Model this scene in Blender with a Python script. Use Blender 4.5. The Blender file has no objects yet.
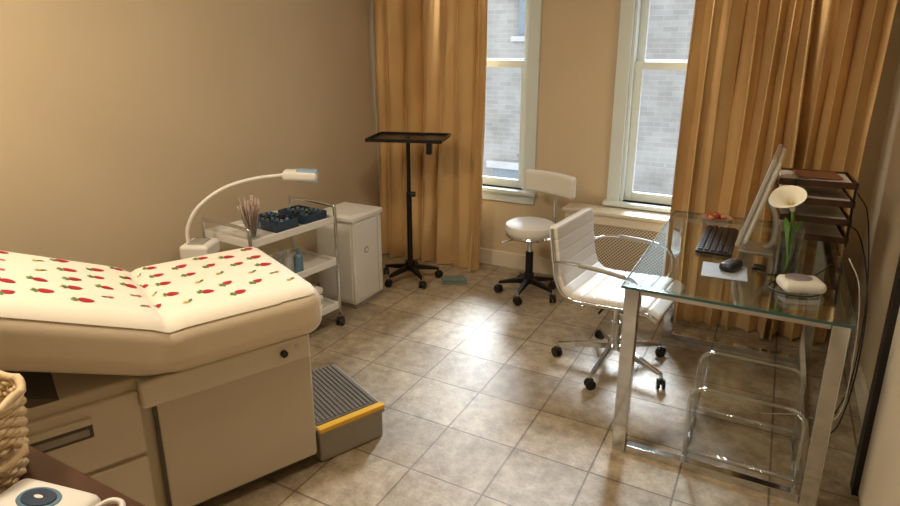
import bpy, bmesh, math, random
from mathutils import Vector, Matrix, Euler
random.seed(7)
D=math.radians
COL=bpy.context.scene.collection

# ---------------------------------------------------------------- materials
def srgb(c):
    return tuple(((x/255)/12.92 if x/255<=0.04045 else ((x/255+0.055)/1.055)**2.4) for x in c)
def mat(name,rgb,rough=0.5,metal=0.0,spec=0.5,noise=0.0,nscale=20,bump=0.0,bscale=200,sheen=0.0,coat=0.0,emit=None,estr=0):
    m=bpy.data.materials.new(name); m.use_nodes=True
    nt=m.node_tree; b=nt.nodes['Principled BSDF']
    c=srgb(rgb)
    b.inputs['Base Color'].default_value=(*c,1)
    b.inputs['Roughness'].default_value=rough
    b.inputs['Metallic'].default_value=metal
    b.inputs['Specular IOR Level'].default_value=spec
    if sheen: b.inputs['Sheen Weight'].default_value=sheen
    if coat: b.inputs['Coat Weight'].default_value=coat
    if emit:
        b.inputs['Emission Color'].default_value=(*srgb(emit),1); b.inputs['Emission Strength'].default_value=estr
    tc=nt.nodes.new('ShaderNodeTexCoord')
    if noise>0:
        n=nt.nodes.new('ShaderNodeTexNoise'); n.inputs['Scale'].default_value=nscale; n.inputs['Detail'].default_value=4
        nt.links.new(tc.outputs['Object'],n.inputs['Vector'])
        r=nt.nodes.new('ShaderNodeValToRGB')
        r.color_ramp.elements[0].position=0.3; r.color_ramp.elements[1].position=0.7
        r.color_ramp.elements[0].color=(*[x*(1-noise) for x in c],1)
        r.color_ramp.elements[1].color=(*[min(1,x*(1+noise)) for x in c],1)
        nt.links.new(n.outputs['Fac'],r.inputs['Fac']); nt.links.new(r.outputs['Color'],b.inputs['Base Color'])
    if bump>0:
        n=nt.nodes.new('ShaderNodeTexNoise'); n.inputs['Scale'].default_value=bscale; n.inputs['Detail'].default_value=3
        nt.links.new(tc.outputs['Object'],n.inputs['Vector'])
        bp=nt.nodes.new('ShaderNodeBump'); bp.inputs['Strength'].default_value=bump; bp.inputs['Distance'].default_value=0.01
        nt.links.new(n.outputs['Fac'],bp.inputs['Height']); nt.links.new(bp.outputs['Normal'],b.inputs['Normal'])
    return m
def glassmat(name,tint,refl=0.04,k=.85):
    m=bpy.data.materials.new(name); m.use_nodes=True; nt=m.node_tree; nt.nodes.clear()
    o=nt.nodes.new('ShaderNodeOutputMaterial'); mx=nt.nodes.new('ShaderNodeMixShader')
    t=nt.nodes.new('ShaderNodeBsdfTransparent'); g=nt.nodes.new('ShaderNodeBsdfGlossy')
    lw=nt.nodes.new('ShaderNodeLayerWeight'); lw.inputs['Blend'].default_value=.5
    pw=nt.nodes.new('ShaderNodeMath'); pw.operation='POWER'; pw.inputs[1].default_value=4.5
    ma=nt.nodes.new('ShaderNodeMath'); ma.operation='MULTIPLY_ADD'; ma.inputs[1].default_value=k; ma.inputs[2].default_value=refl; ma.use_clamp=True
    t.inputs['Color'].default_value=(*tint,1); g.inputs['Color'].default_value=(.92,.96,1,1); g.inputs['Roughness'].default_value=0.02
    nt.links.new(lw.outputs['Facing'],pw.inputs[0]); nt.links.new(pw.outputs[0],ma.inputs[0]); nt.links.new(ma.outputs[0],mx.inputs['Fac'])
    nt.links.new(t.outputs[0],mx.inputs[1]); nt.links.new(g.outputs[0],mx.inputs[2]); nt.links.new(mx.outputs[0],o.inputs['Surface'])
    return m

M={}
M['wall']=mat('wall_paint',(205,188,160),.7,noise=.03,nscale=2,bump=.05,bscale=120)
M['ceil']=mat('ceiling_paint',(230,223,210),.85,noise=.02,nscale=2)
M['trim']=mat('trim_paint',(222,213,196),.45,noise=.02,nscale=5)
M['win']=mat('window_paint',(208,219,223),.4,noise=.02,nscale=5)
M['white']=mat('white_plastic',(230,229,225),.38,noise=.01)
M['leather']=mat('white_leather',(228,225,219),.42,noise=.02,nscale=12,bump=.08,bscale=250,coat=.10)
M['vinyl']=mat('cream_vinyl',(227,213,191),.36,noise=.025,nscale=6,bump=.05,bscale=300,coat=.25)
M['enamel']=mat('cream_enamel',(206,196,177),.42,noise=.02,nscale=3)
M['enamel2']=mat('cream_enamel_light',(217,208,190),.4,noise=.02,nscale=3)
M['slot']=mat('dark_slot',(88,80,70),.6,noise=.05)
M['greyplastic']=mat('grey_plastic',(158,153,144),.5,noise=.03)
M['tread']=mat('rubber_tread',(112,106,98),.75,noise=.1,nscale=60,bump=.3,bscale=200)
M['yellow']=mat('yellow_strip',(236,184,52),.45,noise=.03)
M['black']=mat('black_plastic',(24,22,22),.4,noise=.1)
M['blackmetal']=mat('black_metal',(22,20,20),.35,metal=.3,noise=.1)
M['chrome']=mat('chrome',(216,221,228),.1,metal=1.0,noise=.01)
M['alu']=mat('aluminium',(208,212,217),.28,metal=.7,noise=.01)
M['screen']=mat('screen_black',(8,9,11),.08,noise=.02)
M['darkwood']=mat('dark_wood',(74,46,32),.35,noise=.35,nscale=9,coat=.3)
M['paper']=mat('paper_white',(232,229,222),.8,noise=.01)
M['stem']=mat('stem_green',(96,144,58),.45,noise=.15,nscale=30)
M['petal']=mat('petal_white',(246,244,232),.5,noise=.01,sheen=.2)
M['spadix']=mat('spadix_yellow',(235,205,90),.6,noise=.1)
M['water']=glassmat('water_clear',(.93,.97,.96),.02)
M['glass']=glassmat('clear_glass',(.95,.975,.975),.04)
M['winglass']=glassmat('window_glass',(.985,.99,1.0),.01,.4)
M['deskglass']=glassmat('desk_glass',(.87,.935,.94),.10,1.0)
M['acrylic']=glassmat('clear_acrylic',(.95,.965,.975),.06)
M['acredge']=glassmat('acrylic_edge',(.88,.91,.93),.38)
M['glassedge']=mat('glass_edge',(60,98,100),.15,noise=.05)
M['brown']=mat('table_brown',(74,40,26),.35,noise=.3,nscale=6,coat=.3)
M['red']=mat('red_snack',(178,62,50),.6,noise=.3,nscale=60)
M['cookie']=mat('cookie',(206,150,120),.7,noise=.2,nscale=60)
M['folder']=mat('tan_folder',(150,104,76),.6,noise=.1,nscale=20)
M['plate']=mat('plate',(206,170,146),.3,noise=.05)
M['lilac']=mat('brush_handles',(174,154,146),.5,noise=.3,nscale=40)
M['navy']=mat('navy_box',(48,66,88),.4,noise=.2,nscale=30)
M['bluegrey']=mat('blue_grey_label',(96,128,150),.4,noise=.1,nscale=30)
M['teal']=mat('teal_grey',(110,128,126),.6,noise=.1)
M['outglass']=mat('outside_pane',(120,126,132),.3,noise=.1)
M['stone']=mat('outside_stone',(176,175,172),.85,noise=.08,nscale=6)
M['bluehead']=mat('lamp_lens',(140,166,188),.2,noise=.02,emit=(180,210,235),estr=.1)
M['lavender']=mat('lavender_display',(140,132,150),.3,noise=.05)
M['carpetgrey']=mat('mouse_pad',(160,168,175),.7,noise=.05)
M['rail']=mat('iron_rail',(110,112,116),.6,noise=.1)
M['curtain']=mat('gold_satin',(217,183,130),.27,spec=1.0,metal=.36,sheen=.3,noise=.08,nscale=3,bump=.05,bscale=300)

def tile_mat():
    m=bpy.data.materials.new('floor_tiles'); m.use_nodes=True; nt=m.node_tree; b=nt.nodes['Principled BSDF']
    tc=nt.nodes.new('ShaderNodeTexCoord'); L=nt.links.new
    br=nt.nodes.new('ShaderNodeTexBrick'); br.offset=0.0; br.squash=1.0
    br.inputs['Scale'].default_value=1; br.inputs['Brick Width'].default_value=.32; br.inputs['Row Height'].default_value=.32
    br.inputs['Mortar Size'].default_value=.005; br.inputs['Mortar Smooth'].default_value=.4
    br.inputs['Color1'].default_value=(*srgb((164,151,130)),1); br.inputs['Color2'].default_value=(*srgb((190,177,155)),1)
    br.inputs['Mortar'].default_value=(*srgb((122,111,96)),1)
    L(tc.outputs['Object'],br.inputs['Vector'])
    n=nt.nodes.new('ShaderNodeTexNoise'); n.inputs['Scale'].default_value=15; n.inputs['Detail'].default_value=12; n.inputs['Roughness'].default_value=.8
    L(tc.outputs['Object'],n.inputs['Vector'])
    r=nt.nodes.new('ShaderNodeValToRGB'); e=r.color_ramp.elements
    e[0].position=.37; e[0].color=(.42,.36,.29,1); e[1].position=.63; e[1].color=(1.14,1.12,1.09,1)
    L(n.outputs['Fac'],r.inputs['Fac'])
    mx=nt.nodes.new('ShaderNodeMix'); mx.data_type='RGBA'; mx.blend_type='MULTIPLY'; mx.inputs[0].default_value=.8
    L(br.outputs['Color'],mx.inputs[6]); L(r.outputs['Color'],mx.inputs[7]); L(mx.outputs[2],b.inputs['Base Color'])
    bp=nt.nodes.new('ShaderNodeBump'); bp.inputs['Strength'].default_value=.3; bp.inputs['Distance'].default_value=.004; bp.invert=True
    L(br.outputs['Fac'],bp.inputs['Height'])
    bp2=nt.nodes.new('ShaderNodeBump'); bp2.inputs['Strength'].default_value=.4; bp2.inputs['Distance'].default_value=.01
    L(n.outputs['Fac'],bp2.inputs['Height']); L(bp.outputs['Normal'],bp2.inputs['Normal']); L(bp2.outputs['Normal'],b.inputs['Normal'])
    b.inputs['Roughness'].default_value=.38
    return m
M['tile']=tile_mat()

def brick_mat():
    m=bpy.data.materials.new('outside_brick'); m.use_nodes=True; nt=m.node_tree; b=nt.nodes['Principled BSDF']; L=nt.links.new
    tc=nt.nodes.new('ShaderNodeTexCoord'); s=nt.nodes.new('ShaderNodeSeparateXYZ'); c=nt.nodes.new('ShaderNodeCombineXYZ')
    L(tc.outputs['Object'],s.inputs[0]); L(s.outputs['X'],c.inputs['X']); L(s.outputs['Z'],c.inputs['Y'])
    br=nt.nodes.new('ShaderNodeTexBrick'); br.inputs['Scale'].default_value=1; br.inputs['Brick Width'].default_value=.22; br.inputs['Row Height'].default_value=.075
    br.inputs['Mortar Size'].default_value=.005
    br.inputs['Color1'].default_value=(*srgb((146,142,136)),1); br.inputs['Color2'].default_value=(*srgb((158,154,148)),1); br.inputs['Mortar'].default_value=(*srgb((163,160,156)),1)
    n=nt.nodes.new('ShaderNodeTexNoise'); n.inputs['Scale'].default_value=1.6; n.inputs['Detail'].default_value=6
    L(c.outputs[0],n.inputs['Vector'])
    r=nt.nodes.new('ShaderNodeValToRGB'); r.color_ramp.elements[0].position=.35; r.color_ramp.elements[0].color=(.66,.65,.63,1); r.color_ramp.elements[1].position=.62
    L(n.outputs['Fac'],r.inputs['Fac'])
    mx=nt.nodes.new('ShaderNodeMix'); mx.data_type='RGBA'; mx.blend_type='MULTIPLY'; mx.inputs[0].default_value=.8
    L(br.outputs['Color'],mx.inputs[6]); L(r.outputs['Color'],mx.inputs[7])
    L(c.outputs[0],br.inputs['Vector']); L(mx.outputs[2],b.inputs['Base Color']); b.inputs['Roughness'].default_value=.9
    return m
M['brick']=brick_mat()

def grille_mat():
    m=bpy.data.materials.new('radiator_grille'); m.use_nodes=True; nt=m.node_tree; b=nt.nodes['Principled BSDF']; L=nt.links.new
    tc=nt.nodes.new('ShaderNodeTexCoord'); s=nt.nodes.new('ShaderNodeSeparateXYZ'); c=nt.nodes.new('ShaderNodeCombineXYZ')
    L(tc.outputs['Object'],s.inputs[0]); L(s.outputs['X'],c.inputs['X']); L(s.outputs['Z'],c.inputs['Y'])
    mp=nt.nodes.new('ShaderNodeMapping'); mp.inputs['Rotation'].default_value=(0,0,D(45)); L(c.outputs[0],mp.inputs['Vector'])
    v=nt.nodes.new('ShaderNodeTexVoronoi'); v.inputs['Scale'].default_value=62; v.inputs['Randomness'].default_value=0
    L(mp.outputs[0],v.inputs['Vector'])
    r=nt.nodes.new('ShaderNodeValToRGB'); r.color_ramp.interpolation='CONSTANT'
    r.color_ramp.elements[0].color=(*srgb((96,86,72)),1); r.color_ramp.elements[1].position=.36; r.color_ramp.elements[1].color=(*srgb((214,202,182)),1)
    L(v.outputs['Distance'],r.inputs['Fac']); L(r.outputs['Color'],b.inputs['Base Color']); b.inputs['Roughness'].default_value=.5
    return m
M['grille']=grille_mat()

M['sheet']=mat('sheet_cotton',(234,228,215),.75,noise=.015,nscale=8,bump=.05,bscale=400)
M['berry']=mat('print_red',(172,36,50),.75,noise=.15,nscale=40)
M['leafprint']=mat('print_green',(96,132,66),.75,noise=.15,nscale=40)
M['pinkprint']=mat('print_pink',(206,92,98),.75,noise=.1,nscale=40)
M['ochre']=mat('print_ochre',(206,164,92),.75,noise=.1,nscale=40)

def wicker_mat():
    m=bpy.data.materials.new('wicker'); m.use_nodes=True; b=m.node_tree.nodes['Principled BSDF']; nt=m.node_tree
    tc=nt.nodes.new('ShaderNodeTexCoord'); w=nt.nodes.new('ShaderNodeTexNoise'); w.inputs['Scale'].default_value=60
    nt.links.new(tc.outputs['Object'],w.inputs['Vector'])
    r=nt.nodes.new('ShaderNodeValToRGB'); r.color_ramp.elements[0].color=(*srgb((186,158,114)),1); r.color_ramp.elements[1].color=(*srgb((236,218,184)),1)
    nt.links.new(w.outputs['Fac'],r.inputs['Fac']); nt.links.new(r.outputs['Color'],b.inputs['Base Color']); b.inputs['Roughness'].default_value=.6
    return m
M['wicker']=wicker_mat()

# ---------------------------------------------------------------- helpers
def empty(name,loc=(0,0,0),rz=0):
    e=bpy.data.objects.new(name,None); COL.objects.link(e); e.location=loc; e.rotation_euler=(0,0,D(rz)); e.empty_display_size=.05
    return e
def add(name,me,m,parent=None,loc=(0,0,0),rot=(0,0,0),smooth=True):
    o=bpy.data.objects.new(name,me); COL.objects.link(o); o.location=loc; o.rotation_euler=tuple(D(a) for a in rot)
    if m is not None: me.materials.append(M[m] if isinstance(m,str) else m)
    if smooth:
        for p in me.polygons: p.use_smooth=True
    if parent: o.parent=parent
    return o
def box(name,size,loc,m,parent=None,rot=(0,0,0),bevel=.003,seg=2):
    me=bpy.data.meshes.new(name); bm=bmesh.new(); bmesh.ops.create_cube(bm,size=1)
    for v in bm.verts: v.co=Vector((v.co.x*size[0],v.co.y*size[1],v.co.z*size[2]))
    bm.to_mesh(me); bm.free()
    o=add(name,me,m,parent,loc,rot,smooth=bevel>0)
    if bevel>0:
        b=o.modifiers.new('bevel','BEVEL'); b.width=min(bevel,min(size)*.49); b.segments=seg; b.harden_normals=True; b.limit_method='NONE'
    return o
def bb(name,x0,x1,y0,y1,z0,z1,m,parent=None,bevel=.003,seg=2):
    return box(name,(abs(x1-x0),abs(y1-y0),abs(z1-z0)),((x0+x1)/2,(y0+y1)/2,(z0+z1)/2),m,parent,(0,0,0),bevel,seg)
def lathe(name,prof,m,parent=None,loc=(0,0,0),rot=(0,0,0),n=32,smooth=True,sx=1,sy=1):
    me=bpy.data.meshes.new(name); bm=bmesh.new(); rings=[]
    for (r,z) in prof:
        if r<1e-5: rings.append([bm.verts.new((0,0,z))])
        else: rings.append([bm.verts.new((sx*r*math.cos(2*math.pi*i/n),sy*r*math.sin(2*math.pi*i/n),z)) for i in range(n)])
    for a,b in zip(rings,rings[1:]):
        for i in range(n):
            j=(i+1)%n
            if len(a)==1 and len(b)==1: continue
            if len(a)==1: bm.faces.new((a[0],b[j],b[i]))
            elif len(b)==1: bm.faces.new((a[i],a[j],b[0]))
            else: bm.faces.new((a[i],a[j],b[j],b[i]))
    bmesh.ops.recalc_face_normals(bm,faces=bm.faces); bm.to_mesh(me); bm.free()
    o=add(name,me,m,parent,loc,rot,smooth)
    if smooth:
        try: me.set_sharp_from_angle(angle=D(40))
        except Exception: pass
    return o
def cyl(name,r,h,loc,m,parent=None,rot=(0,0,0),r2=None,n=28):
    r2=r if r2 is None else r2
    c=min(r,r2,h)*.08
    return lathe(name,[(0,-h/2),(r-c,-h/2),(r,-h/2+c),(r2,h/2-c),(r2-c,h/2),(0,h/2)],m,parent,loc,rot,n)
def catmull(pts,k=8,closed=False):
    P=[Vector(p) for p in pts]; out=[]; n=len(P)
    rng=range(n if closed else n-1)
    for i in rng:
        p1=P[i]; p2=P[(i+1)%n]
        p0=P[(i-1)%n] if (closed or i>0) else p1*2-p2
        p3=P[(i+2)%n] if (closed or i+2<n) else p2*2-p1
        for j in range(k):
            t=j/k
            out.append(.5*((2*p1)+(p2-p0)*t+(2*p0-5*p1+4*p2-p3)*t*t+(3*p1-p0-3*p2+p3)*t**3))
    if not closed: out.append(P[-1])
    return out
def tube_bm(bm,pts,r,n=10,closed=False,r_end=None):
    N=len(pts); up=Vector((0,0,1)); rings=[]; prev=None
    for i,p in enumerate(pts):
        if closed: t=(pts[(i+1)%N]-pts[i-1])
        else: t=(pts[min(i+1,N-1)]-pts[max(i-1,0)])
        t=t.normalized() if t.length>1e-9 else Vector((0,0,1))
        if prev is None:
            a=up if abs(t.dot(up))<.95 else Vector((1,0,0)); nrm=(a-t*a.dot(t)).normalized()
        else:
            nrm=(prev-t*prev.dot(t)); nrm=nrm.normalized() if nrm.length>1e-9 else Vector((1,0,0))
        prev=nrm; bn=t.cross(nrm); rr=r if r_end is None else r+(r_end-r)*i/(N-1)
        rings.append([bm.verts.new(p+(nrm*math.cos(2*math.pi*k/n)+bn*math.sin(2*math.pi*k/n))*rr) for k in range(n)])
    R=range(N if closed else N-1)
    for i in R:
        a=rings[i]; b=rings[(i+1)%N]
        for k in range(n):
            bm.faces.new((a[k],a[(k+1)%n],b[(k+1)%n],b[k]))
    if not closed:
        bm.faces.new(list(reversed(rings[0]))); bm.faces.new(rings[-1])
def tube(name,pts,r,m,parent=None,smooth=True,n=10,closed=False,k=8,loc=(0,0,0),r_end=None,rot=(0,0,0)):
    P=catmull(pts,k,closed) if smooth else [Vector(p) for p in pts]
    me=bpy.data.meshes.new(name); bm=bmesh.new(); tube_bm(bm,P,r,n,closed,r_end)
    bmesh.ops.recalc_face_normals(bm,faces=bm.faces); bm.to_mesh(me); bm.free()
    return add(name,me,m,parent,loc,rot)
def cushion(name,size,r,loc,m,parent=None,rot=(0,0,0),puff=0.0,keep=None,cuts=18,bend=0.0,warp=None,xuniform=False):
    me=bpy.data.meshes.new(name); bm=bmesh.new(); bmesh.ops.create_cube(bm,size=2)
    bmesh.ops.subdivide_edges(bm,edges=bm.edges[:],cuts=cuts,use_grid_fill=True)
    h=Vector(size)/2; r=min(r,min(h)*.999)
    for v in bm.verts:
        p=Vector([math.sin(c*math.pi/2)*hh for c,hh in zip(v.co,h)])
        if xuniform: p.x=(v.co.x*.75+.25*math.sin(v.co.x*math.pi/2))*h.x
        inn=Vector([max(-(hh-r),min(hh-r,c)) for c,hh in zip(p,h)])
        d=p-inn
        if d.length>1e-9: p=inn+d.normalized()*r
        w=(1-(p.x/h.x)**2)*(1-(p.y/h.y)**2)
        p.z+=puff*max(0,w)**.6*(1 if p.z>0 else -.3)
        if bend: p.x+=bend*(p.y/h.y)**2
        v.co=p
    if keep:
        bmesh.ops.delete(bm,geom=[v for v in bm.verts if not keep(v.co)],context='VERTS')
    if warp:
        for v in bm.verts: v.co=warp(v.co)
    bm.to_mesh(me); bm.free()
    return add(name,me,m,parent,loc,rot)
def caster(parent,name,loc,s=1.0,rz=0,m='black'):
    for k,dx in enumerate((-.013*s,.013*s)):
        a=D(rz); off=Vector((math.cos(a)*dx,math.sin(a)*dx,0))
        cyl(f'{name}_wheel_{k+1}',.026*s,.014*s,(loc[0]+off.x,loc[1]+off.y,.026*s),m,parent,(90,0,rz+90),n=20)
    box(f'{name}_housing',(.022*s,.032*s,.03*s),(loc[0],loc[1],.042*s),m,parent,(0,0,rz),.006)
    cyl(f'{name}_stem',.006*s,.03*s,(loc[0],loc[1],.066*s),'chrome',parent,n=10)
def star_base(parent,R,mleg,n=5,a0=0,hubz=.11,endz=.075,w=.035,s=1.0):
    for i in range(n):
        a=a0+360*i/n; ca,sa=math.cos(D(a)),math.sin(D(a))
        me=bpy.data.meshes.new('leg'); bm=bmesh.new()
        def ring(rad,z,ww,hh):
            return [bm.verts.new((ca*rad-sa*y,sa*rad+ca*y,z+zz)) for y,zz in ((-ww/2,-hh/2),(ww/2,-hh/2),(ww/2,hh/2),(-ww/2,hh/2))]
        A=ring(.0,hubz,w,.04); B=ring(R*.55,hubz*.5+endz*.5,w*.85,.03); C=ring(R,endz,w*.6,.018)
        for p,q in ((A,B),(B,C)):
            for k in range(4): bm.faces.new((p[k],p[(k+1)%4],q[(k+1)%4],q[k]))
        bm.faces.new(A); bm.faces.new(C); bmesh.ops.recalc_face_normals(bm,faces=bm.faces); bm.to_mesh(me); bm.free()
        o=add(f'base_leg_{i+1}',me,mleg,parent,smooth=False)
        bv=o.modifiers.new('b','BEVEL'); bv.width=.004; bv.segments=2
        caster(parent,f'caster_{i+1}',(ca*R,sa*R),s,a+40)
    cyl('base_hub',.035,.07,(0,0,hubz+.01),mleg,parent)

# ---------------------------------------------------------------- room shell
XL,XR,YB,YW,ZC=-2.78,.52,-1.3,4.14,2.75
bb('floor',XL-.15,XR+.15,YB-.15,YW+.2,-.1,0,'tile',bevel=0)
bb('ceiling',XL-.15,XR+.15,YB-.15,YW+.2,ZC,ZC+.1,'ceil',bevel=0)
bb('wall_left',XL-.15,XL,YB-.15,YW+.2,0,ZC,'wall',bevel=0)
bb('wall_right',XR,XR+.15,YB-.15,YW+.2,0,ZC,'wall',bevel=0)
bb('wall_back',XL,XR,YB-.15,YB,0,ZC,'wall',bevel=0)
wins=[(-2.45,-1.60),(-.90,-.05)]   # openings
Z0,Z1=.62,2.42
wf=empty('wall_front')
WT=.2
xs=[XL,wins[0][0],wins[0][1],wins[1][0],wins[1][1],XR]
for i,(a,b_) in enumerate(((xs[0],xs[1]),(xs[2],xs[3]),(xs[4],xs[5]))):
    bb(f'pier_{i+1}',a,b_,YW,YW+WT,0,ZC,'wall',wf,0)
for i,(a,b_) in enumerate(wins):
    bb(f'under_{i+1}',a,b_,YW,YW+WT,0,Z0,'wall',wf,0)
    bb(f'over_{i+1}',a,b_,YW,YW+WT,Z1,ZC,'wall',wf,0)
for i,(a,b_) in enumerate(wins):
    w=empty(f'window_{i+1}')
    cw=.085
    bb('casing_left',a-cw,a,YW-.025,YW,Z0-.02,Z1+cw,'win',w)
    bb('casing_right',b_,b_+cw,YW-.025,YW,Z0-.02,Z1+cw,'win',w)
    bb('casing_top',a,b_,YW-.025,YW,Z1,Z1+cw,'win',w)
    bb('stool_sill',a-cw-.02,b_+cw+.02,YW-.055,YW+.06,Z0-.03,Z0,'win',w,.006)
    bb('apron',a-cw,b_+cw,YW-.02,YW,Z0-.1,Z0-.03,'win',w)
    for nm,x0,x1 in (('jamb_left',a,a+.02),('jamb_right',b_-.02,b_)):
        bb(nm,x0,x1,YW,YW+WT,Z0,Z1,'win',w)
    bb('outer_sill',a,b_,YW+.06,YW+WT+.03,Z0-.03,Z0+.01,'win',w)
    zm=1.52
    for nm,y,z0,z1 in (('lower',YW+.045,Z0,zm+.025),('upper',YW+.085,zm-.025,Z1)):
        s=.05
        bb(nm+'_stile_left',a+.02,a+.02+s,y,y+.035,z0,z1,'win',w)
        bb(nm+'_stile_right',b_-.02-s,b_-.02,y,y+.035,z0,z1,'win',w)
        bb(nm+'_rail_bottom',a+.02+s,b_-.02-s,y,y+.035,z0,z0+.06,'win',w)
        bb(nm+'_rail_top',a+.02+s,b_-.02-s,y,y+.035,z1-.05,z1,'win',w)
        bb(nm+'_pane',a+.02+s,b_-.02-s,y+.014,y+.018,z0+.06,z1-.05,'winglass',w,0)
    box('sash_lock',(.05,.02,.02),((a+b_)/2,YW+.05,zm+.035),'alu',w)
bb('baseboard_front',XL,XR,YW-.018,YW,0,.12,'trim')
bb('baseboard_left',XL,XL+.018,YB,YW-.018,0,.12,'trim')
bb('baseboard_right',XR-.018,XR,YB,YW-.018,0,.12,'trim')
bb('baseboard_back',XL+.018,XR-.018,YB,YB+.018,0,.12,'trim')
# outside
nb=empty('neighboring_building',(0,9.5,0))
box('brick_wall',(14,.3,9.2),(0,.15,-1.0),'brick',nb,bevel=0)
for i,(x,z) in enumerate(((-6.4,.2),(-3.5,2.35),(-3.9,-.9),(2.2,1.8))):
    box(f'pane_{i}',(.7,.06,1.1),(x,-.0,z),'outglass',nb); box(f'lintel_{i}',(.9,.12,.12),(x,-.02,z+.62),'stone',nb); box(f'ledge_{i}',(.9,.14,.08),(x,-.03,z-.58),'stone',nb)
box('stone_pier',(.55,.14,9.2),(-2.35,-.05,-1.0),'stone',nb)
bb('outside_ground',-9,7,4.6,9.5,-5.7,-5.6,'teal',bevel=0)
fe=empty('fire_escape',(-1.95,5.6,0))
for i in range(6): bb(f'bar_{i+1}',-.28+i*.10,-.268+i*.10,0,.012,-.1,.62,'rail',fe,0)
bb('top_rail',-.30,.35,-.01,.02,.60,.63,'rail',fe); bb('bottom_rail',-.30,.35,-.01,.02,-.1,-.07,'rail',fe)
bb('post',.34,.37,0,.03,-5.6,3.5,'rail',fe)

# ---------------------------------------------------------------- curtains
def curtain(name,p0t,p1t,p0b,p1b,zt,zb,folds,amp,seed):
    rnd=random.Random(seed); par=empty(name)
    nu=folds*16; nv=34; me=bpy.data.meshes.new('fabric'); bm=bmesh.new()
    ws=[rnd.uniform(.5,1.6) for _ in range(folds)]; tot=sum(ws); cum=[0]
    for w in ws: cum.append(cum[-1]+w/tot)
    amps=[rnd.uniform(.45,1.25) for _ in range(folds+1)]; dr=[rnd.uniform(-1.1,1.1) for _ in range(folds+1)]; ph0=[rnd.uniform(0,6) for _ in range(folds+1)]
    sk=[rnd.uniform(-.5,.5) for _ in range(folds+1)]
    rows=[]
    for j in range(nv+1):
        v=j/nv; z=zt+(zb-zt)*v; row=[]
        for i in range(nu+1):
            f=i/16; k=min(int(f),folds-1); fr=f-k
            L1=lambda arr: arr[k]*(1-fr)+arr[k+1]*fr
            u=cum[k]+(cum[k+1]-cum[k])*fr
            A=L1(amps)*(1+.35*math.sin(v*4+L1(ph0)))
            ph=2*math.pi*fr+L1(dr)*math.sin(v*3.2+L1(ph0))
            s=math.sin(ph+L1(sk)*math.sin(ph))
            a=amp*A*(.8+.3*v)
            pt=Vector(p0t).lerp(Vector(p1t),u); pb=Vector(p0b).lerp(Vector(p1b),u); p=pt.lerp(pb,v)
            d=(Vector(p1b)-Vector(p0b)).normalized(); nrm=Vector((d.y,-d.x))
            q=p+nrm*a*s+d*amp*.30*math.sin(2*ph)+nrm*(.012*math.sin(v*7+u*9+seed)+.005*math.sin(v*27+u*40)*(.5+.5*math.sin(u*17+v*5)))+d*.016*math.sin(v*5+k*1.7)*math.sin(math.pi*u)
            row.append(bm.verts.new((q.x,q.y,z)))
        rows.append(row)
    for a,b in zip(rows,rows[1:]):
        for i in range(nu): bm.faces.new((a[i],a[i+1],b[i+1],b[i]))
    bm.to_mesh(me); bm.free(); o=add('fabric',me,'curtain',par)
    sb=o.modifiers.new('s','SUBSURF'); sb.levels=1; sb.render_levels=1
    tube('rod',[(p0t[0]-.01,p0t[1],zt+.03),(p1t[0]+.04,p1t[1],zt+.03)],.013,'blackmetal',par,smooth=False)
    for i in range(folds):
        u=(i+.5)/folds; x=p0t[0]+(p1t[0]-p0t[0])*u; y=p0t[1]+(p1t[1]-p0t[1])*u
        tube(f'ring_{i+1}',[(x,y+.018*math.cos(t),zt+.03+.018*math.sin(t)) for t in [k*math.pi/4 for k in range(8)]],.003,'blackmetal',par,closed=True,k=2,n=6)
    return par
curtain('curtain',(-2.755,3.96),(-1.84,3.98),(-2.755,3.92),(-1.87,3.93),2.58,.012,7,.06,5)
curtain('curtain',(-.50,3.84),(.43,3.84),(-.52,3.73),(.40,3.79),2.58,.012,10,.062,11)

# ---------------------------------------------------------------- exam table
bed=empty('examination_table',(-1.47,1.61,0),66)
bb('toe_kick',-1.15,-.02,.05,.52,0,.07,'slot',bed)
bb('body_front',-.56,0,0,.56,.05,.52,'enamel',bed,.012,3)
bb('body_rear',-1.25,-.56,.025,.56,.05,.60,'enamel',bed,.012,3)
bb('apron_near',-.60,-.015,-.03,.02,.505,.60,'enamel2',bed,.01,3)
bb('apron_deck',-.60,.0,.0,.56,.52,.60,'enamel2',bed,.01,3)
for nm,z0,z1 in (('drawer_top',.33,.56),('drawer_bottom',.08,.315)):
    bb(nm,-1.16,-.60,.006,.04,z0,z1,'enamel2',bed,.008,3)
    bb(nm+'_recess',-1.02,-.74,.002,.02,z1-.11,z1-.045,'slot',bed,.006)
    bb(nm+'_cup',-1.01,-.75,.0,.018,z1-.10,z1-.072,'greyplastic',bed,.006)
    bb(nm+'_pull',-1.02,-.74,-.008,.01,z1-.06,z1-.035,'enamel2',bed,.006)
cyl('release_knob',.013,.016,(-.12,-.036,.555),'black',bed,(90,0,0)); cyl('release_screw',.007,.012,(-.07,-.034,.57),'chrome',bed,(90,0,0),n=14)
bb('side_seam',-.565,-.555,-.002,.01,.06,.50,'slot',bed,0)
th=D(22); PL=1.68; TH=.195; BL=.16; s_h=.50
foot_x=.055
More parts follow.
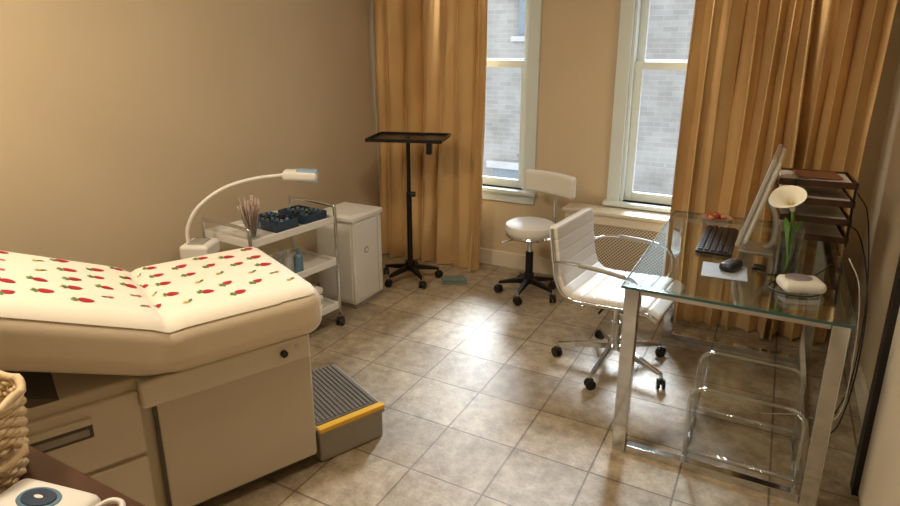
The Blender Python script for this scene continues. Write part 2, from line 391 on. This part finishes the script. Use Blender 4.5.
def padwarp(p):
    s_=PL/2-p.x; z=p.z+TH/2
    z*=1-.08*math.exp(-((s_-s_h-BL/2)/.04)**2)
    y=p.y*(1-.03*math.exp(-((s_-s_h-BL/2)/.03)**2))
    if s_<=s_h: X=foot_x-s_; Z=z
    else:
        e=min(s_-s_h,BL); ang=th*e/BL; R=BL/th
        X=foot_x-s_h-R*math.sin(ang); Z=R*(1-math.cos(ang))
        rem=s_-s_h-e
        X-=math.cos(ang)*rem; Z+=math.sin(ang)*rem
        X+=math.sin(ang)*z; Z+=math.cos(ang)*z
    return Vector((X,y,Z))
cushion('pad',(PL,.67,TH),.07,(0,.28,.59),'vinyl',bed,puff=.010,cuts=46,warp=padwarp,xuniform=True)
SZ=(PL+.006,.678,TH+.010)
cushion('printed_sheet',SZ,.075,(0,.28,.59),'sheet',bed,puff=.011,cuts=46,warp=padwarp,xuniform=True,keep=lambda p:p.z>.072 and p.x<PL/2-.03)
def sheet_pt(x,y):
    h=Vector(SZ)/2
    r=.075; zx=min(0,(h.x-r)-abs(x)); zy=min(0,(h.y-r)-abs(y))
    q=math.sqrt(max(0,r*r-zx*zx-zy*zy)); z=h.z-r+q
    w=max(0,(1-(x/h.x)**2)*(1-(y/h.y)**2))
    return padwarp(Vector((x,y,z+.011*w**.6)))+Vector((0,0,.0022))
rnd=random.Random(9)
bms={k:bmesh.new() for k in ('berry','leafprint','pinkprint','ochre')}
def blob(key,cx,cy,rx,ry,ang,shape='berry',n=16,lift=0):
    b=bms[key]; vs=[]; up=Vector((0,0,lift))
    for i in range(n):
        t=2*math.pi*i/n; u=math.cos(t)*rx; v=math.sin(t)*ry
        if shape=='berry': v*=1-.35*math.cos(t)
        if shape=='leaf': v*=abs(math.sin(t))**.5
        vs.append(b.verts.new(sheet_pt(cx+u*math.cos(ang)-v*math.sin(ang),cy+u*math.sin(ang)+v*math.cos(ang))+up))
    c_=b.verts.new(sheet_pt(cx,cy)+Vector((0,0,.0003))+up)
    for i in range(n): b.faces.new((c_,vs[i],vs[(i+1)%n]))
xi=0; x=-PL/2+.07
while x<PL/2-.09:
    for j in range(5):
        y=-.215+j*.112+(.056 if xi%2 else 0)
        if y>.285: continue
        cx=x+rnd.uniform(-.010,.010); cy=y+rnd.uniform(-.010,.010); a=rnd.uniform(-.6,.6)
        kind=rnd.random()
        if kind<.66:
            s_=rnd.uniform(1.0,1.3)
            blob('berry',cx,cy,.018*s_,.0145*s_,a)
            ex,ey=-math.cos(a)*.018*s_,-math.sin(a)*.018*s_
            for da in (-1.0,.0,1.0):
                blob('leafprint',cx+ex*1.1+math.cos(a+math.pi+da)*.008,cy+ey*1.1+math.sin(a+math.pi+da)*.008,.012,.0055,a+da,'leaf',12,.0006)
        elif kind<.85:
            blob('pinkprint',cx,cy,.010,.009,a,'o',12); blob('leafprint',cx-.017,cy,.013,.006,a,'leaf',12)
        else:
            blob('ochre',cx,cy,.010,.009,a,'o',12); blob('leafprint',cx+.016,cy+.007,.014,.006,a+.6,'leaf',12)
    x+=.095; xi+=1
for k_,b_ in bms.items():
    bmesh.ops.recalc_face_normals(b_,faces=b_.faces); me=bpy.data.meshes.new('motif'); b_.to_mesh(me); b_.free(); add('sheet_print_'+k_,me,k_,bed,(0,.28,.59))
box('back_support',(1.0,.5,.03),(-1.10,.28,.70),'slot',bed,(0,22,0))
tube('support_strut',[(-.95,.12,.55),(-1.25,.12,.76)],.015,'blackmetal',bed,smooth=False)
tube('support_strut_far',[(-.95,.44,.55),(-1.25,.44,.76)],.015,'blackmetal',bed,smooth=False)
# step
st=empty('step_stool',(-1.47,1.61,0),66)
bb('body',.012,.31,-.0,.45,0,.13,'greyplastic',st,.012,3)
bb('top_lip',.006,.316,-.008,.455,.125,.155,'greyplastic',st,.008,3)
bb('tread',.018,.304,.03,.445,.153,.161,'tread',st,.003)
bb('nosing_strip',.008,.314,-.011,.024,.142,.163,'yellow',st,.005)
for i in range(14): bb(f'rib_{i+1}',.03+i*.0195,.04+i*.0195,.04,.435,.160,.165,'tread',st,.001)

# ---------------------------------------------------------------- instrument cart
ct=empty('utility_cart',(-2.43,2.42,0),-6)
W,Lc=.38,.60
for i,(x,y) in enumerate(((-W/2,-Lc/2),(W/2,-Lc/2),(W/2,Lc/2),(-W/2,Lc/2))):
    caster(ct,f'caster_{i+1}',(x,y),1.0,20)
for nm,y in (('frame_near',-Lc/2),('frame_far',Lc/2)):
    tube(nm,[(-W/2,y,.07),(-W/2,y,.40),(-W/2,y,.72),(-W/2+.03,y,.75),(0,y,.755),(W/2-.03,y,.75),(W/2,y,.72),(W/2,y,.40),(W/2,y,.07)],.010,'chrome',ct,k=6)
for i,z in enumerate((.13,.41,.67)):
    bb(f'shelf_{i+1}',-W/2+.005,W/2-.005,-Lc/2,Lc/2,z-.006,z,'white',ct,.002)
    for nm,x0,x1,y0,y1 in (('a',-W/2,-W/2+.008,-Lc/2,Lc/2),('b',W/2-.008,W/2,-Lc/2,Lc/2),('c',-W/2,W/2,-Lc/2,-Lc/2+.008),('d',-W/2,W/2,Lc/2-.008,Lc/2)):
        bb(f'shelf_{i+1}_rim_{nm}',x0,x1,y0,y1,z-.018,z+.022,'white',ct,.002)
bc=empty('brush_cup',(-2.36,2.21,.67))
lathe('cup',[(0,0),(.035,0),(.040,.03),(.042,.08),(.039,.08),(.034,.01),(0,.01)],'glass',bc)
me=bpy.data.meshes.new('brushes'); bm=bmesh.new()
for i in range(44):
    a=random.uniform(0,6.28); r=random.uniform(0,.03); t=random.uniform(.005,.055)
    p0=Vector((math.cos(a)*r*.6,math.sin(a)*r*.6,.012)); p1=Vector((math.cos(a)*(r*.6+t),math.sin(a)*(r*.6+t),random.uniform(.16,.22)))
    tube_bm(bm,[p0,p0.lerp(p1,.75),p1],.0028,6,r_end=.0045)
bm.to_mesh(me); bm.free(); add('brushes',me,'lilac',bc)
for j,(x,y) in enumerate(((-2.42,2.42),(-2.38,2.615))):
    og=empty('bottle_rack',(x,y,.67),-6)
    bb('base',-.12,.12,-.078,.078,0,.012,'navy',og)
    for nm,a in (('l',(-.12,-.114,-.078,.078)),('r',(.114,.12,-.078,.078)),('f',(-.12,.12,-.078,-.072)),('k',(-.12,.12,.072,.078))):
        bb('side_'+nm,*a,0,.055,'navy',og,.002)
    for i in range(6):
        for k in range(4):
            x_=-.095+i*.038; y_=-.054+k*.036
            lathe(f'bottle_{i}_{k}',[(0,0.012),(.0145,.012),(.0145,.042),(.010,.048),(.010,.060),(0,.062)],['black','navy','bluegrey','navy','bluegrey','black','teal'][(i*2+k*3+j)%7],og,(x_,y_,0),n=12)
pr=empty('product_bottles',(-2.36,2.40,.41),-6)
for i in range(9):
    x_=-.1+.09*(i%3); y_=-.22+.09*(i//3)*1.5; h=random.uniform(.09,.15)
    lathe(f'bottle_{i+1}',[(0,0),(.024,0),(.026,.01),(.026,h*.7),(.012,h*.8),(.013,h),(0,h)],['white','white','bluegrey'][i%3],pr,(x_,y_,0),n=16)
tb=empty('towel_stack',(-2.40,2.42,.13),-6)
for i in range(3): cushion(f'towel_{i+1}',(.28,.40,.05),.022,(0,0,.025+i*.05),'paper',tb,cuts=8)

# ---------------------------------------------------------------- cabinet
cb_=empty('storage_cabinet',(-2.40,3.07,0))
bb('plinth',-.14,.14,-.14,.14,0,.04,'greyplastic',cb_)
bb('body',-.150,.150,-.155,.155,.035,.585,'white',cb_,.01,3)
bb('top',-.160,.160,-.165,.165,.585,.62,'white',cb_,.01,3)
bb('top_inset',-.13,.13,-.135,.135,.618,.623,'white',cb_,.001)
bb('door_panel',.147,.155,-.14,.14,.06,.57,'white',cb_,.004)
bb('door_gap',.148,.1558,.098,.1,.06,.57,'slot',cb_,0)
cyl('emblem',.022,.004,(.155,-.03,.38),'greyplastic',cb_,(0,90,0))
cyl('emblem_center',.014,.004,(.1565,-.03,.38),'white',cb_,(0,90,0))
bb('front_panel',-.13,.13,-.162,-.153,.06,.565,'white',cb_,.004)

# ---------------------------------------------------------------- gooseneck lamp on stand
gl=empty('treatment_lamp',(-2.56,1.95,0))
star_base(gl,.13,'white',5,10,.10,.07,.03,.9)
cyl('post',.016,.52,(0,0,.36),'white',gl)
box('control_box',(.15,.16,.08),(0.04,0.05,.645),'white',gl,(0,0,25),.02,4)
box('control_panel',(.08,.10,.006),(0.04,0.05,.687),'greyplastic',gl,(0,0,25),.003)
NK=[(.01,.01,.68),(.01,.015,.76),(.045,.06,.86),(.12,.16,.945),(.22,.28,.985),(.33,.41,.995)]
tube('gooseneck',NK,.010,'white',gl,n=14)
cushion('lamp_head',(.18,.08,.05),.018,(.37,.46,.985),'white',gl,(0,4,35),puff=.005,cuts=10)
cushion('lamp_lens',(.11,.06,.02),.008,(.40,.48,.962),'bluehead',gl,(0,4,35),cuts=8)
cushion('lamp_cap',(.11,.066,.02),.008,(.40,.48,1.006),'bluehead',gl,(0,4,35),cuts=8)

# ---------------------------------------------------------------- tray stand
ts=empty('instrument_tray_stand',(-2.24,3.56,0),18)
star_base(ts,.21,'blackmetal',5,20,.10,.07,.035,1.0)
cyl('pole_outer',.019,.55,(0,0,.38),'blackmetal',ts); cyl('pole_inner',.014,.45,(0,0,.82),'blackmetal',ts)
cyl('height_knob',.018,.03,(.03,0,.64),'black',ts,(0,90,0))
box('bracket',(.30,.04,.015),(0.06,0,1.02),'blackmetal',ts)
bb('tray_base',-.24,.26,-.17,.17,1.03,1.037,'blackmetal',ts,.002)
for nm,a in (('w',(-.25,-.24,-.18,.18)),('e',(.26,.27,-.18,.18)),('s',(-.25,.27,-.18,-.17)),('n',(-.25,.27,.17,.18))):
    bb('tray_rim_'+nm,*a,1.028,1.052,'blackmetal',ts,.003)
box('tray_clamp',(.035,.05,.10),(.16,-.05,.985),'black',ts,bevel=.006)

fp=empty('foot_pedal',(-1.93,3.66,0),30)
bb('base',-.09,.09,-.05,.05,0,.015,'teal',fp,.004); box('pedal',(.15,.085,.012),(0,0,.026),'teal',fp,(6,0,0),.004)

# ---------------------------------------------------------------- round stool with back
so=empty('rolling_stool',(-1.375,3.70,0))
star_base(so,.205,'blackmetal',5,55,.11,.075,.035,1.05)
cyl('gas_lift_cover',.026,.18,(0,0,.22),'blackmetal',so); cyl('gas_lift',.016,.16,(0,0,.35),'chrome',so)
cyl('seat_plate',.10,.015,(0,0,.415),'blackmetal',so)
lathe('seat_ring',[(0,.42),(.157,.42),(.164,.43),(.157,.44),(0,.44)],'chrome',so,n=40)
lathe('seat_cushion',[(0,.435),(.15,.435),(.167,.45),(.172,.475),(.165,.502),(.14,.515),(0,.52)],'leather',so,n=48)
tube('lever',[(0.02,0,.41),(-.09,-.1,.405),(-.15,-.15,.39)],.005,'chrome',so)
ba=D(62); bx,by=math.cos(ba)*.2,math.sin(ba)*.2
tube('back_bracket',[(bx*.3,by*.3,.41),(bx*.8,by*.8,.41),(bx*1.05,by*1.05,.45),(bx*1.07,by*1.07,.56),(bx*1.03,by*1.03,.70)],.011,'chrome',so)
cushion('backrest',(.055,.41,.15),.026,(bx*.88+.005,by*.88,.76),'leather',so,(0,0,72),cuts=16,bend=-.04)

# ---------------------------------------------------------------- desk chair
ch=empty('office_chair',(-.62,3.0,0),-6)
star_base(ch,.30,'chrome',5,-20,.12,.075,.034,1.0)
cyl('column_sleeve',.027,.12,(0,0,.19),'chrome',ch); cyl('column',.017,.18,(0,0,.31),'chrome',ch)
box('tilt_mechanism',(.16,.12,.035),(0,0,.385),'black',ch,bevel=.008)
tube('tilt_lever',[(0,-.05,.38),(-.02,-.14,.375),(-.03,-.19,.36)],.006,'black',ch)
path=[(.27,.415),(.23,.440),(.12,.440),(-.04,.428),(-.15,.425),(-.21,.45),(-.24,.51),(-.255,.60),(-.27,.70),(-.28,.775)]
pp=catmull([(x,0,z) for x,z in path],12)
cl=[0]
for a,b in zip(pp,pp[1:]): cl.append(cl[-1]+(b-a).length)
def at(sv):
    for i in range(len(cl)-1):
        if cl[i+1]>=sv: 
            f=(sv-cl[i])/(cl[i+1]-cl[i]); return pp[i].lerp(pp[i+1],f)
    return pp[-1]
NS=13; tot=cl[-1]
for i in range(NS):
    a=at(tot*i/NS); b=at(tot*(i+1)/NS); mid=(a+b)/2; dd=b-a
    ang=math.degrees(math.atan2(-dd.z,dd.x))
    cushion(f'pad_rib_{i+1}',(dd.length*1.14,.47,.050),.014,mid,'leather',ch,(0,ang,0),cuts=10,puff=.001)
for sg,nm in ((-1,'near'),(1,'far')):
    tube('side_rail_'+nm,[(p.x,sg*.243,p.z-.004) for p in pp[::6]],.008,'chrome',ch)
    tube('armrest_'+nm,[(.16,sg*.245,.43),(.19,sg*.275,.50),(.17,sg*.285,.585),(.11,sg*.287,.615),(-.06,sg*.285,.625),(-.18,sg*.275,.62),(-.25,sg*.245,.60)],.009,'chrome',ch,n=12)
    tube('arm_sleeve_'+nm,[(.12,sg*.287,.612),(.02,sg*.288,.622),(-.11,sg*.285,.626)],.0115,'greyplastic',ch,n=12)
box('cross_bar_front',(.025,.48,.014),(.1,0,.405),'chrome',ch); box('cross_bar_rear',(.025,.48,.014),(-.1,0,.4),'chrome',ch)

# ---------------------------------------------------------------- radiator
ra=empty('radiator_cover')
bb('top',-1.24,.2,3.93,4.115,.555,.58,'trim',ra,.006)
bb('end_left',-1.22,-1.19,3.945,4.115,0,.555,'trim',ra); bb('end_right',.16,.19,3.945,4.115,0,.555,'trim',ra)
bb('front_top',-1.19,.16,3.945,3.963,.49,.555,'trim',ra); bb('front_bottom',-1.19,.16,3.945,3.963,0,.10,'trim',ra)
bb('stile_left',-1.19,-1.13,3.945,3.963,.1,.49,'trim',ra); bb('stile_mid',-.55,-.49,3.945,3.963,.1,.49,'trim',ra); bb('stile_right',.10,.16,3.945,3.963,.1,.49,'trim',ra)
bb('grille_1',-1.13,-.55,3.953,3.958,.1,.49,'grille',ra,0); bb('grille_2',-.49,.1,3.953,3.958,.1,.49,'grille',ra,0)

# ---------------------------------------------------------------- glass desk
dk=empty('glass_desk')
DX0,DX1,DY0,DY1=-.455,.31,2.25,3.54
bb('glass_top',DX0,DX1,DY0,DY1,.739,.75,'deskglass',dk,0)
for nm,a in (('near',(DX0,DX1,DY0-.002,DY0)),('far',(DX0,DX1,DY1,DY1+.002)),('left',(DX0-.002,DX0,DY0,DY1)),('right',(DX1,DX1+.002,DY0,DY1))):
    bb('glass_edge_'+nm,*a,.7395,.7495,'glassedge',dk,0)
for nm,y in (('near',2.30),('far',3.48)):
    for sn,x in (('left',DX0+.035),('right',DX1-.035)):
        box(f'leg_{nm}_{sn}',(.054,.05,.735),(x,y,.3675),'chrome',dk,bevel=.003)
    bb(f'bottom_rail_{nm}',DX0+.064,DX1-.064,y-.02,y+.02,0,.035,'chrome',dk)
    bb(f'top_rail_{nm}',DX0+.064,DX1-.064,y-.02,y+.02,.71,.735,'chrome',dk)
for sn,x in (('right',DX1-.035),):
    bb(f'top_rail_{sn}',x-.015,x+.015,2.325,3.455,.71,.735,'chrome',dk)
    bb(f'bottom_rail_{sn}',x-.015,x+.015,2.325,3.455,0,.03,'chrome',dk)

# clear acrylic stool under desk (bent sheet, polished round edges)
ac=empty('acrylic_stool',(.03,2.52,0))
w,h=.40,.34
prof=[(-w/2,.006),(-w/2,h*.4),(-w/2,h-.06),(-w/2+.018,h-.018),(-w/2+.06,h),(0,h),(w/2-.06,h),(w/2-.018,h-.018),(w/2,h-.06),(w/2,h*.4),(w/2,.006)]
P=catmull([(x,0,z) for x,z in prof],5)
me=bpy.data.meshes.new('bent_sheet'); bm=bmesh.new()
A=[bm.verts.new((p.x,-.17,p.z)) for p in P]; B=[bm.verts.new((p.x,.17,p.z)) for p in P]
for i in range(len(P)-1): bm.faces.new((A[i],A[i+1],B[i+1],B[i]))
bm.to_mesh(me); bm.free(); add('bent_sheet',me,'acrylic',ac)
for nm,y in (('near',-.17),('far',.17)): tube('polished_edge_'+nm,[(p.x,y,p.z) for p in P],.009,'acredge',ac,smooth=False,n=8)
for nm,x in (('left',-w/2),('right',w/2)): tube('foot_edge_'+nm,[(x,-.17,.009),(x,.17,.009)],.009,'acredge',ac,smooth=False,n=8)
tube('stretcher',[(-w/2,-.17,.05),(w/2,-.17,.05)],.009,'acredge',ac,smooth=False,n=8)
tube('stretcher_far',[(-w/2,.17,.05),(w/2,.17,.05)],.009,'acredge',ac,smooth=False,n=8)

# ---------------------------------------------------------------- desk items
kb=empty('computer_keyboard',(-.185,3.02,.75),0)
bb('base',-.075,.075,-.22,.22,0,.014,'black',kb,.004)
for r in range(5):
    for k in range(14):
        box(f'key_{r}_{k}',(.021,.024,.008),(-.055+r*.0265,-.197+k*.0303,.017),'black',kb,bevel=.003,seg=1)
mp=empty('mouse_pad',(-.12,2.60,.75),4); bb('pad',-.085,.085,-.09,.09,0,.003,'carpetgrey',mp,.001)
ms=empty('computer_mouse',(-.10,2.635,.753),70); cushion('body',(.11,.06,.032),.015,(0,0,.0165),'black',ms,puff=.003,cuts=10)
cyl('wheel',.006,.006,(.03,0,.033),'greyplastic',ms,(90,0,0),n=14)
mo=empty('computer_monitor',(-.035,3.0,.75),-2)
def mb(name,x0,x1,y0,y1,z0,z1,m,bv=.003):
    o=bb(name,x0,x1,y0,y1,z0,z1,m,mo,bv); o.location=(Matrix.Rotation(D(14),4,'Y')@(Vector(o.location)-Vector((0,0,.26))))+Vector((0,0,.26)); o.rotation_euler=(0,D(14),0); return o
mb('bezel',-.010,.008,-.245,.245,.06,.455,'alu',.005)
mb('screen',-.0115,-.0102,-.235,.235,.145,.445,'screen',0)
mb('chin',-.0115,-.0100,-.24,.24,.065,.14,'alu',0)
o=cushion('back_shell',(.034,.47,.37),.016,(0,0,0),'white',mo,cuts=12); o.location=(Matrix.Rotation(D(14),4,'Y')@Vector((.016,0,0)))+Vector((0,0,.26)); o.rotation_euler=(0,D(14),0)
tube('stand_arm',[(.03,0,.24),(.075,0,.15),(.08,0,.05),(.05,0,.008)],.012,'alu',mo)
bb('stand_foot',-.05,.09,-.09,.09,0,.008,'alu',mo,.003)

va=empty('calla_lily_vase',(.10,2.70,.75))
lathe('vase',[(0,0),(.040,0),(.043,.01),(.041,.10),(.046,.19),(.043,.19),(.038,.10),(.039,.012),(0,.010)],'glass',va)
lathe('water',[(0,.012),(.037,.012),(.0365,.10),(0,.10)],'water',va)
def calla(name,base,tip,tilt,rz,sc=1.0):
    tube(name+'_stem',[base,(base[0]*.3+tip[0]*.7+.01,base[1]*.3+tip[1]*.7,(base[2]+tip[2])*.55),tip],.006,'stem',va,n=8)
    me=bpy.data.meshes.new(name); bm=bmesh.new(); nu,nv=28,12; rows=[]
    for j in range(nv+1):
        v=j/nv; row=[]
        for i in range(nu):
            a=2*math.pi*i/nu; f=(1+math.cos(a))/2
            r=.007+.034*v**1.7*(1+.25*f); z=.085*v**.8+.06*f**3*v**2-.014*v**4*(1-f)
            row.append(bm.verts.new((r*math.cos(a)*(1+.5*f*v**2),r*math.sin(a),z)))
        rows.append(row)
    for a,b in zip(rows,rows[1:]):
        for i in range(nu): bm.faces.new((a[i],a[(i+1)%nu],b[(i+1)%nu],b[i]))
    bm.to_mesh(me); bm.free(); o=add(name+'_spathe',me,'petal',va,tip,(0,tilt,rz)); o.scale=(sc,sc,sc)
    lathe(name+'_spadix',[(0,0),(.004,.005),(.0045,.04),(.003,.055),(0,.06)],'spadix',va,tip,(0,tilt,rz),n=10)
calla('lily',(.0,0,.015),(-.01,.0,.265),50,-105,1.35)
def leaf(name,pts,w):
    P=catmull(pts,8); me=bpy.data.meshes.new(name); bm=bmesh.new(); rows=[]
    for i,p in enumerate(P):
        t=i/(len(P)-1); ww=w*math.sin(math.pi*min(1,t*.93+.07))**.8
        tt=(P[min(i+1,len(P)-1)]-P[max(i-1,0)]).normalized(); sd=tt.cross(Vector((0,0,1))); sd=sd.normalized() if sd.length>.01 else Vector((1,0,0))
        rows.append([bm.verts.new(p-sd*ww),bm.verts.new(p+Vector((0,0,-.006*ww/w))),bm.verts.new(p+sd*ww)])
    for a,b in zip(rows,rows[1:]):
        for k in range(2): bm.faces.new((a[k],a[k+1],b[k+1],b[k]))
    bm.to_mesh(me); bm.free(); add(name,me,'stem',va)
leaf('leaf_1',[(0,0,.05),(-.02,-.01,.19),(-.03,-.03,.24)],.014)
leaf('leaf_2',[(0,0,.05),(.015,.0,.19),(.03,-.02,.23)],.014)

ph=empty('handheld_device_dock',(.15,2.525,.751),20)
cushion('body',(.15,.11,.042),.02,(0,0,.0215),'white',ph,puff=.004,cuts=14)
lathe('display',[(0,.004),(.036,.004),(.038,.0),(.036,-.004),(0,-.004)],'lavender',ph,(-.012,0,.049),sx=1.1,sy=.8)
lathe('display_ring',[(.038,-.004),(.043,-.002),(.043,.003),(.038,.003)],'greyplastic',ph,(-.012,0,.048),sx=1.1,sy=.8)
tube('dock_cable',[(.06,.03,.01),(.0,.06,.004),(-.07,.065,.004),(-.11,.0,.004),(-.09,-.06,.004),(-.02,-.085,.004),(.04,-.07,.006)],.003,'black',ph)
cc=empty('power_cable',(0,0,0))
tube('cable_1',[(-.01,2.72,.7535),(-.02,2.67,.7535),(.02,2.645,.7535),(.08,2.645,.7535),(.17,2.66,.7535),(.22,2.75,.7535),(.27,2.9,.7535)],.003,'black',cc)
cushion('inline_adapter',(.05,.035,.02),.008,(.005,2.69,.761),'black',cc,cuts=6)
wc=empty('wall_cables')
tube('cable_a',[(.33,3.45,.80),(.40,3.35,.78),(.44,3.1,.60),(.44,2.95,.35),(.42,2.9,.10),(.36,2.8,.012),(.2,2.75,.012)],.003,'black',wc)
tube('cable_b',[(.34,3.0,.76),(.39,2.95,.65),(.41,2.9,.40),(.39,2.85,.08),(.25,2.92,.01),(.1,2.85,.01)],.0025,'white',wc)
tube('cable_c',[(.38,3.5,.95),(.43,3.4,.85),(.46,3.2,.5),(.45,3.1,.15),(.40,3.0,.012)],.003,'black',wc)
lt=empty('letter_tray',(.20,3.34,.75),4)
for i in range(4):
    z=.015+i*.085; q=-.012*i
    bb(f'tier_{i+1}_base',-.14+q,.14,-.14,.14,z,z+.008,'darkwood',lt)
    bb(f'tier_{i+1}_side_near',-.14+q,.14,-.145,-.135,z,z+.03,'darkwood',lt); bb(f'tier_{i+1}_side_far',-.14+q,.14,.135,.145,z,z+.03,'darkwood',lt)
    bb(f'tier_{i+1}_back',.13,.14,-.14,.14,z,z+.03,'darkwood',lt)
    bb(f'tier_{i+1}_papers',-.13+q,.12,-.125,.125,z+.009,z+.022+.005*(i%3),'paper',lt,.001)
for i,(x,y) in enumerate(((-.11,-.14),(.13,-.14),(-.11,.14),(.13,.14))): cyl(f'post_{i+1}',.006,.30,(x,y,.15),'blackmetal',lt,n=12)
box('top_folder',(.18,.16,.008),(-.01,0,.302),'folder',lt,(0,0,5),.002)
sp=empty('snack_plate',(-.23,3.45,.75))
lathe('plate',[(0,0),(.05,0),(.075,.008),(.077,.011),(.05,.005),(0,.005)],'plate',sp)
for i in range(8):
    a=i*2.4; r=.012+.006*i
    cushion(f'snack_{i+1}',(.032,.026,.020),.009,(math.cos(a)*r,math.sin(a)*r,.016+.003*(i%3)),['red','cookie'][i%2],sp,(0,0,i*40),cuts=5)

# ---------------------------------------------------------------- door leaf resting open by right wall
dr=empty('door_1')
bb('leaf',.445,.485,1.35,2.50,.01,2.05,'trim',dr,.004)
bb('edge_seal',.425,.447,2.43,2.50,.0,1.0,'black',dr,.002)
bb('latch_plate',.415,.447,2.30,2.43,.96,.985,'black',dr,.003); bb('latch_plate_low',.415,.447,2.30,2.43,.90,.92,'black',dr,.003)
for i,z in enumerate((.3,1.75)): bb(f'hinge_{i+1}',.44,.49,1.335,1.35,z,z+.09,'alu',dr)

# ---------------------------------------------------------------- side table, basket, device (near left)
tt=empty('side_table')
bb('top',-1.72,-1.03,.18,.63,.69,.72,'brown',tt,.005)
for i,(x,y) in enumerate(((-1.68,.22),(-1.07,.22),(-1.68,.59),(-1.07,.59))): box(f'leg_{i+1}',(.045,.045,.69),(x,y,.345),'brown',tt)
bb('apron_far',-1.66,-1.09,.585,.60,.60,.69,'brown',tt); bb('apron_near',-1.66,-1.09,.21,.225,.60,.69,'brown',tt)
bk=empty('wicker_basket',(-1.44,.50,.72))
me=bpy.data.meshes.new('weave'); bm=bmesh.new()
rows_=15
for j in range(rows_):
    z=.008+j*.0125; R=.085+.025*(j/rows_)**.8
    pts=[]
    for i in range(64):
        a=2*math.pi*i/64; rr=R+.005*math.cos(a*16+(math.pi if j%2 else 0)); pts.append(Vector((rr*math.cos(a),rr*math.sin(a),z)))
    tube_bm(bm,pts,.0068,6,closed=True)
for i in range(32):
    a=2*math.pi*i/32; tube_bm(bm,[Vector((.084*math.cos(a),.084*math.sin(a),.0)),Vector((.111*math.cos(a),.111*math.sin(a),.195))],.004,6)
for k in range(2):
    tube_bm(bm,[Vector(((.112)*math.cos(2*math.pi*i/48),.112*math.sin(2*math.pi*i/48),.192+.008*k+.005*math.sin(i*math.pi/3+k*math.pi))) for i in range(48)],.009,8,closed=True)
bm.to_mesh(me); bm.free(); add('weave',me,'wicker',bk)
cyl('bottom',.084,.008,(0,0,.006),'wicker',bk)
tube('handle_loop',[(.09,.04,.10),(.125,.05,.10),(.135,.01,.085),(.12,-.04,.08),(.10,-.04,.085)],.007,'wicker',bk)
dv=empty('skin_care_device',(-1.19,.495,.721),12)
cushion('body',(.21,.13,.05),.024,(0,0,.025),'white',dv,puff=.005,cuts=14)
lathe('display_rim',[(0,.002),(.040,.002),(.042,0),(.040,-.003),(0,-.003)],'bluegrey',dv,(.0,.008,.0545),sx=1.15,sy=.72)
lathe('display',[(0,.003),(.032,.003),(.034,0),(.032,-.003),(0,-.003)],'navy',dv,(.0,.008,.056),sx=1.15,sy=.7)
lathe('display_mark',[(0,.001),(.006,.001),(.006,0),(0,0)],'paper',dv,(.0,.008,.0592),sx=1.8,sy=.7)
tube('cord',[(.10,.02,.03),(.13,.05,.045),(.16,.05,.04),(.17,.0,.02),(.12,-.03,.012),(.06,-.10,.01)],.006,'white',dv)

# ---------------------------------------------------------------- lights
def area(name,loc,rot,size,power,col):
    l=bpy.data.lights.new(name,'AREA'); l.size=size; l.energy=power; l.color=col; l.shape='DISK'
    o=bpy.data.objects.new(name,l); COL.objects.link(o); o.location=loc; o.rotation_euler=tuple(D(a) for a in rot); return o
for i,(x,y,p) in enumerate(((-2.1,.45,40),(-1.0,1.8,20))):
    f=empty('ceiling_light',(x,y,ZC)); lathe('rim',[(.20,-.03),(.235,-.03),(.24,0),(.20,0)],'alu',f)
    o=area('lamp',(0,0,-.032),(0,0,0),.38,p,(1,.84,.62)); o.parent=f
s=bpy.data.lights.new('daylight_sun','SUN'); s.energy=17.0; s.angle=D(26); s.color=(.84,.93,1)
so_=bpy.data.objects.new('daylight_sun',s); COL.objects.link(so_)
dirv=Vector((.18,-1,-.70)); so_.rotation_euler=dirv.to_track_quat('-Z','Y').to_euler(); so_.location=(-1,8,6)
w=bpy.data.worlds.new('World'); bpy.context.scene.world=w; w.use_nodes=True
bg=w.node_tree.nodes['Background']; bg.inputs[0].default_value=(.82,.91,1,1); bg.inputs[1].default_value=2.5

# ---------------------------------------------------------------- camera
cam=bpy.data.cameras.new('camera'); co=bpy.data.objects.new('camera',cam); COL.objects.link(co)
co.location=(0,0,1.63); co.rotation_euler=(D(90-16.18),0,D(28.23)); cam.sensor_width=36; cam.lens=36*610/900; cam.shift_y=-28/900; cam.clip_start=.02
bpy.context.scene.camera=co
vs=bpy.context.scene.view_settings; vs.view_transform='Standard'; vs.look='None'; vs.exposure=.04; vs.gamma=.97
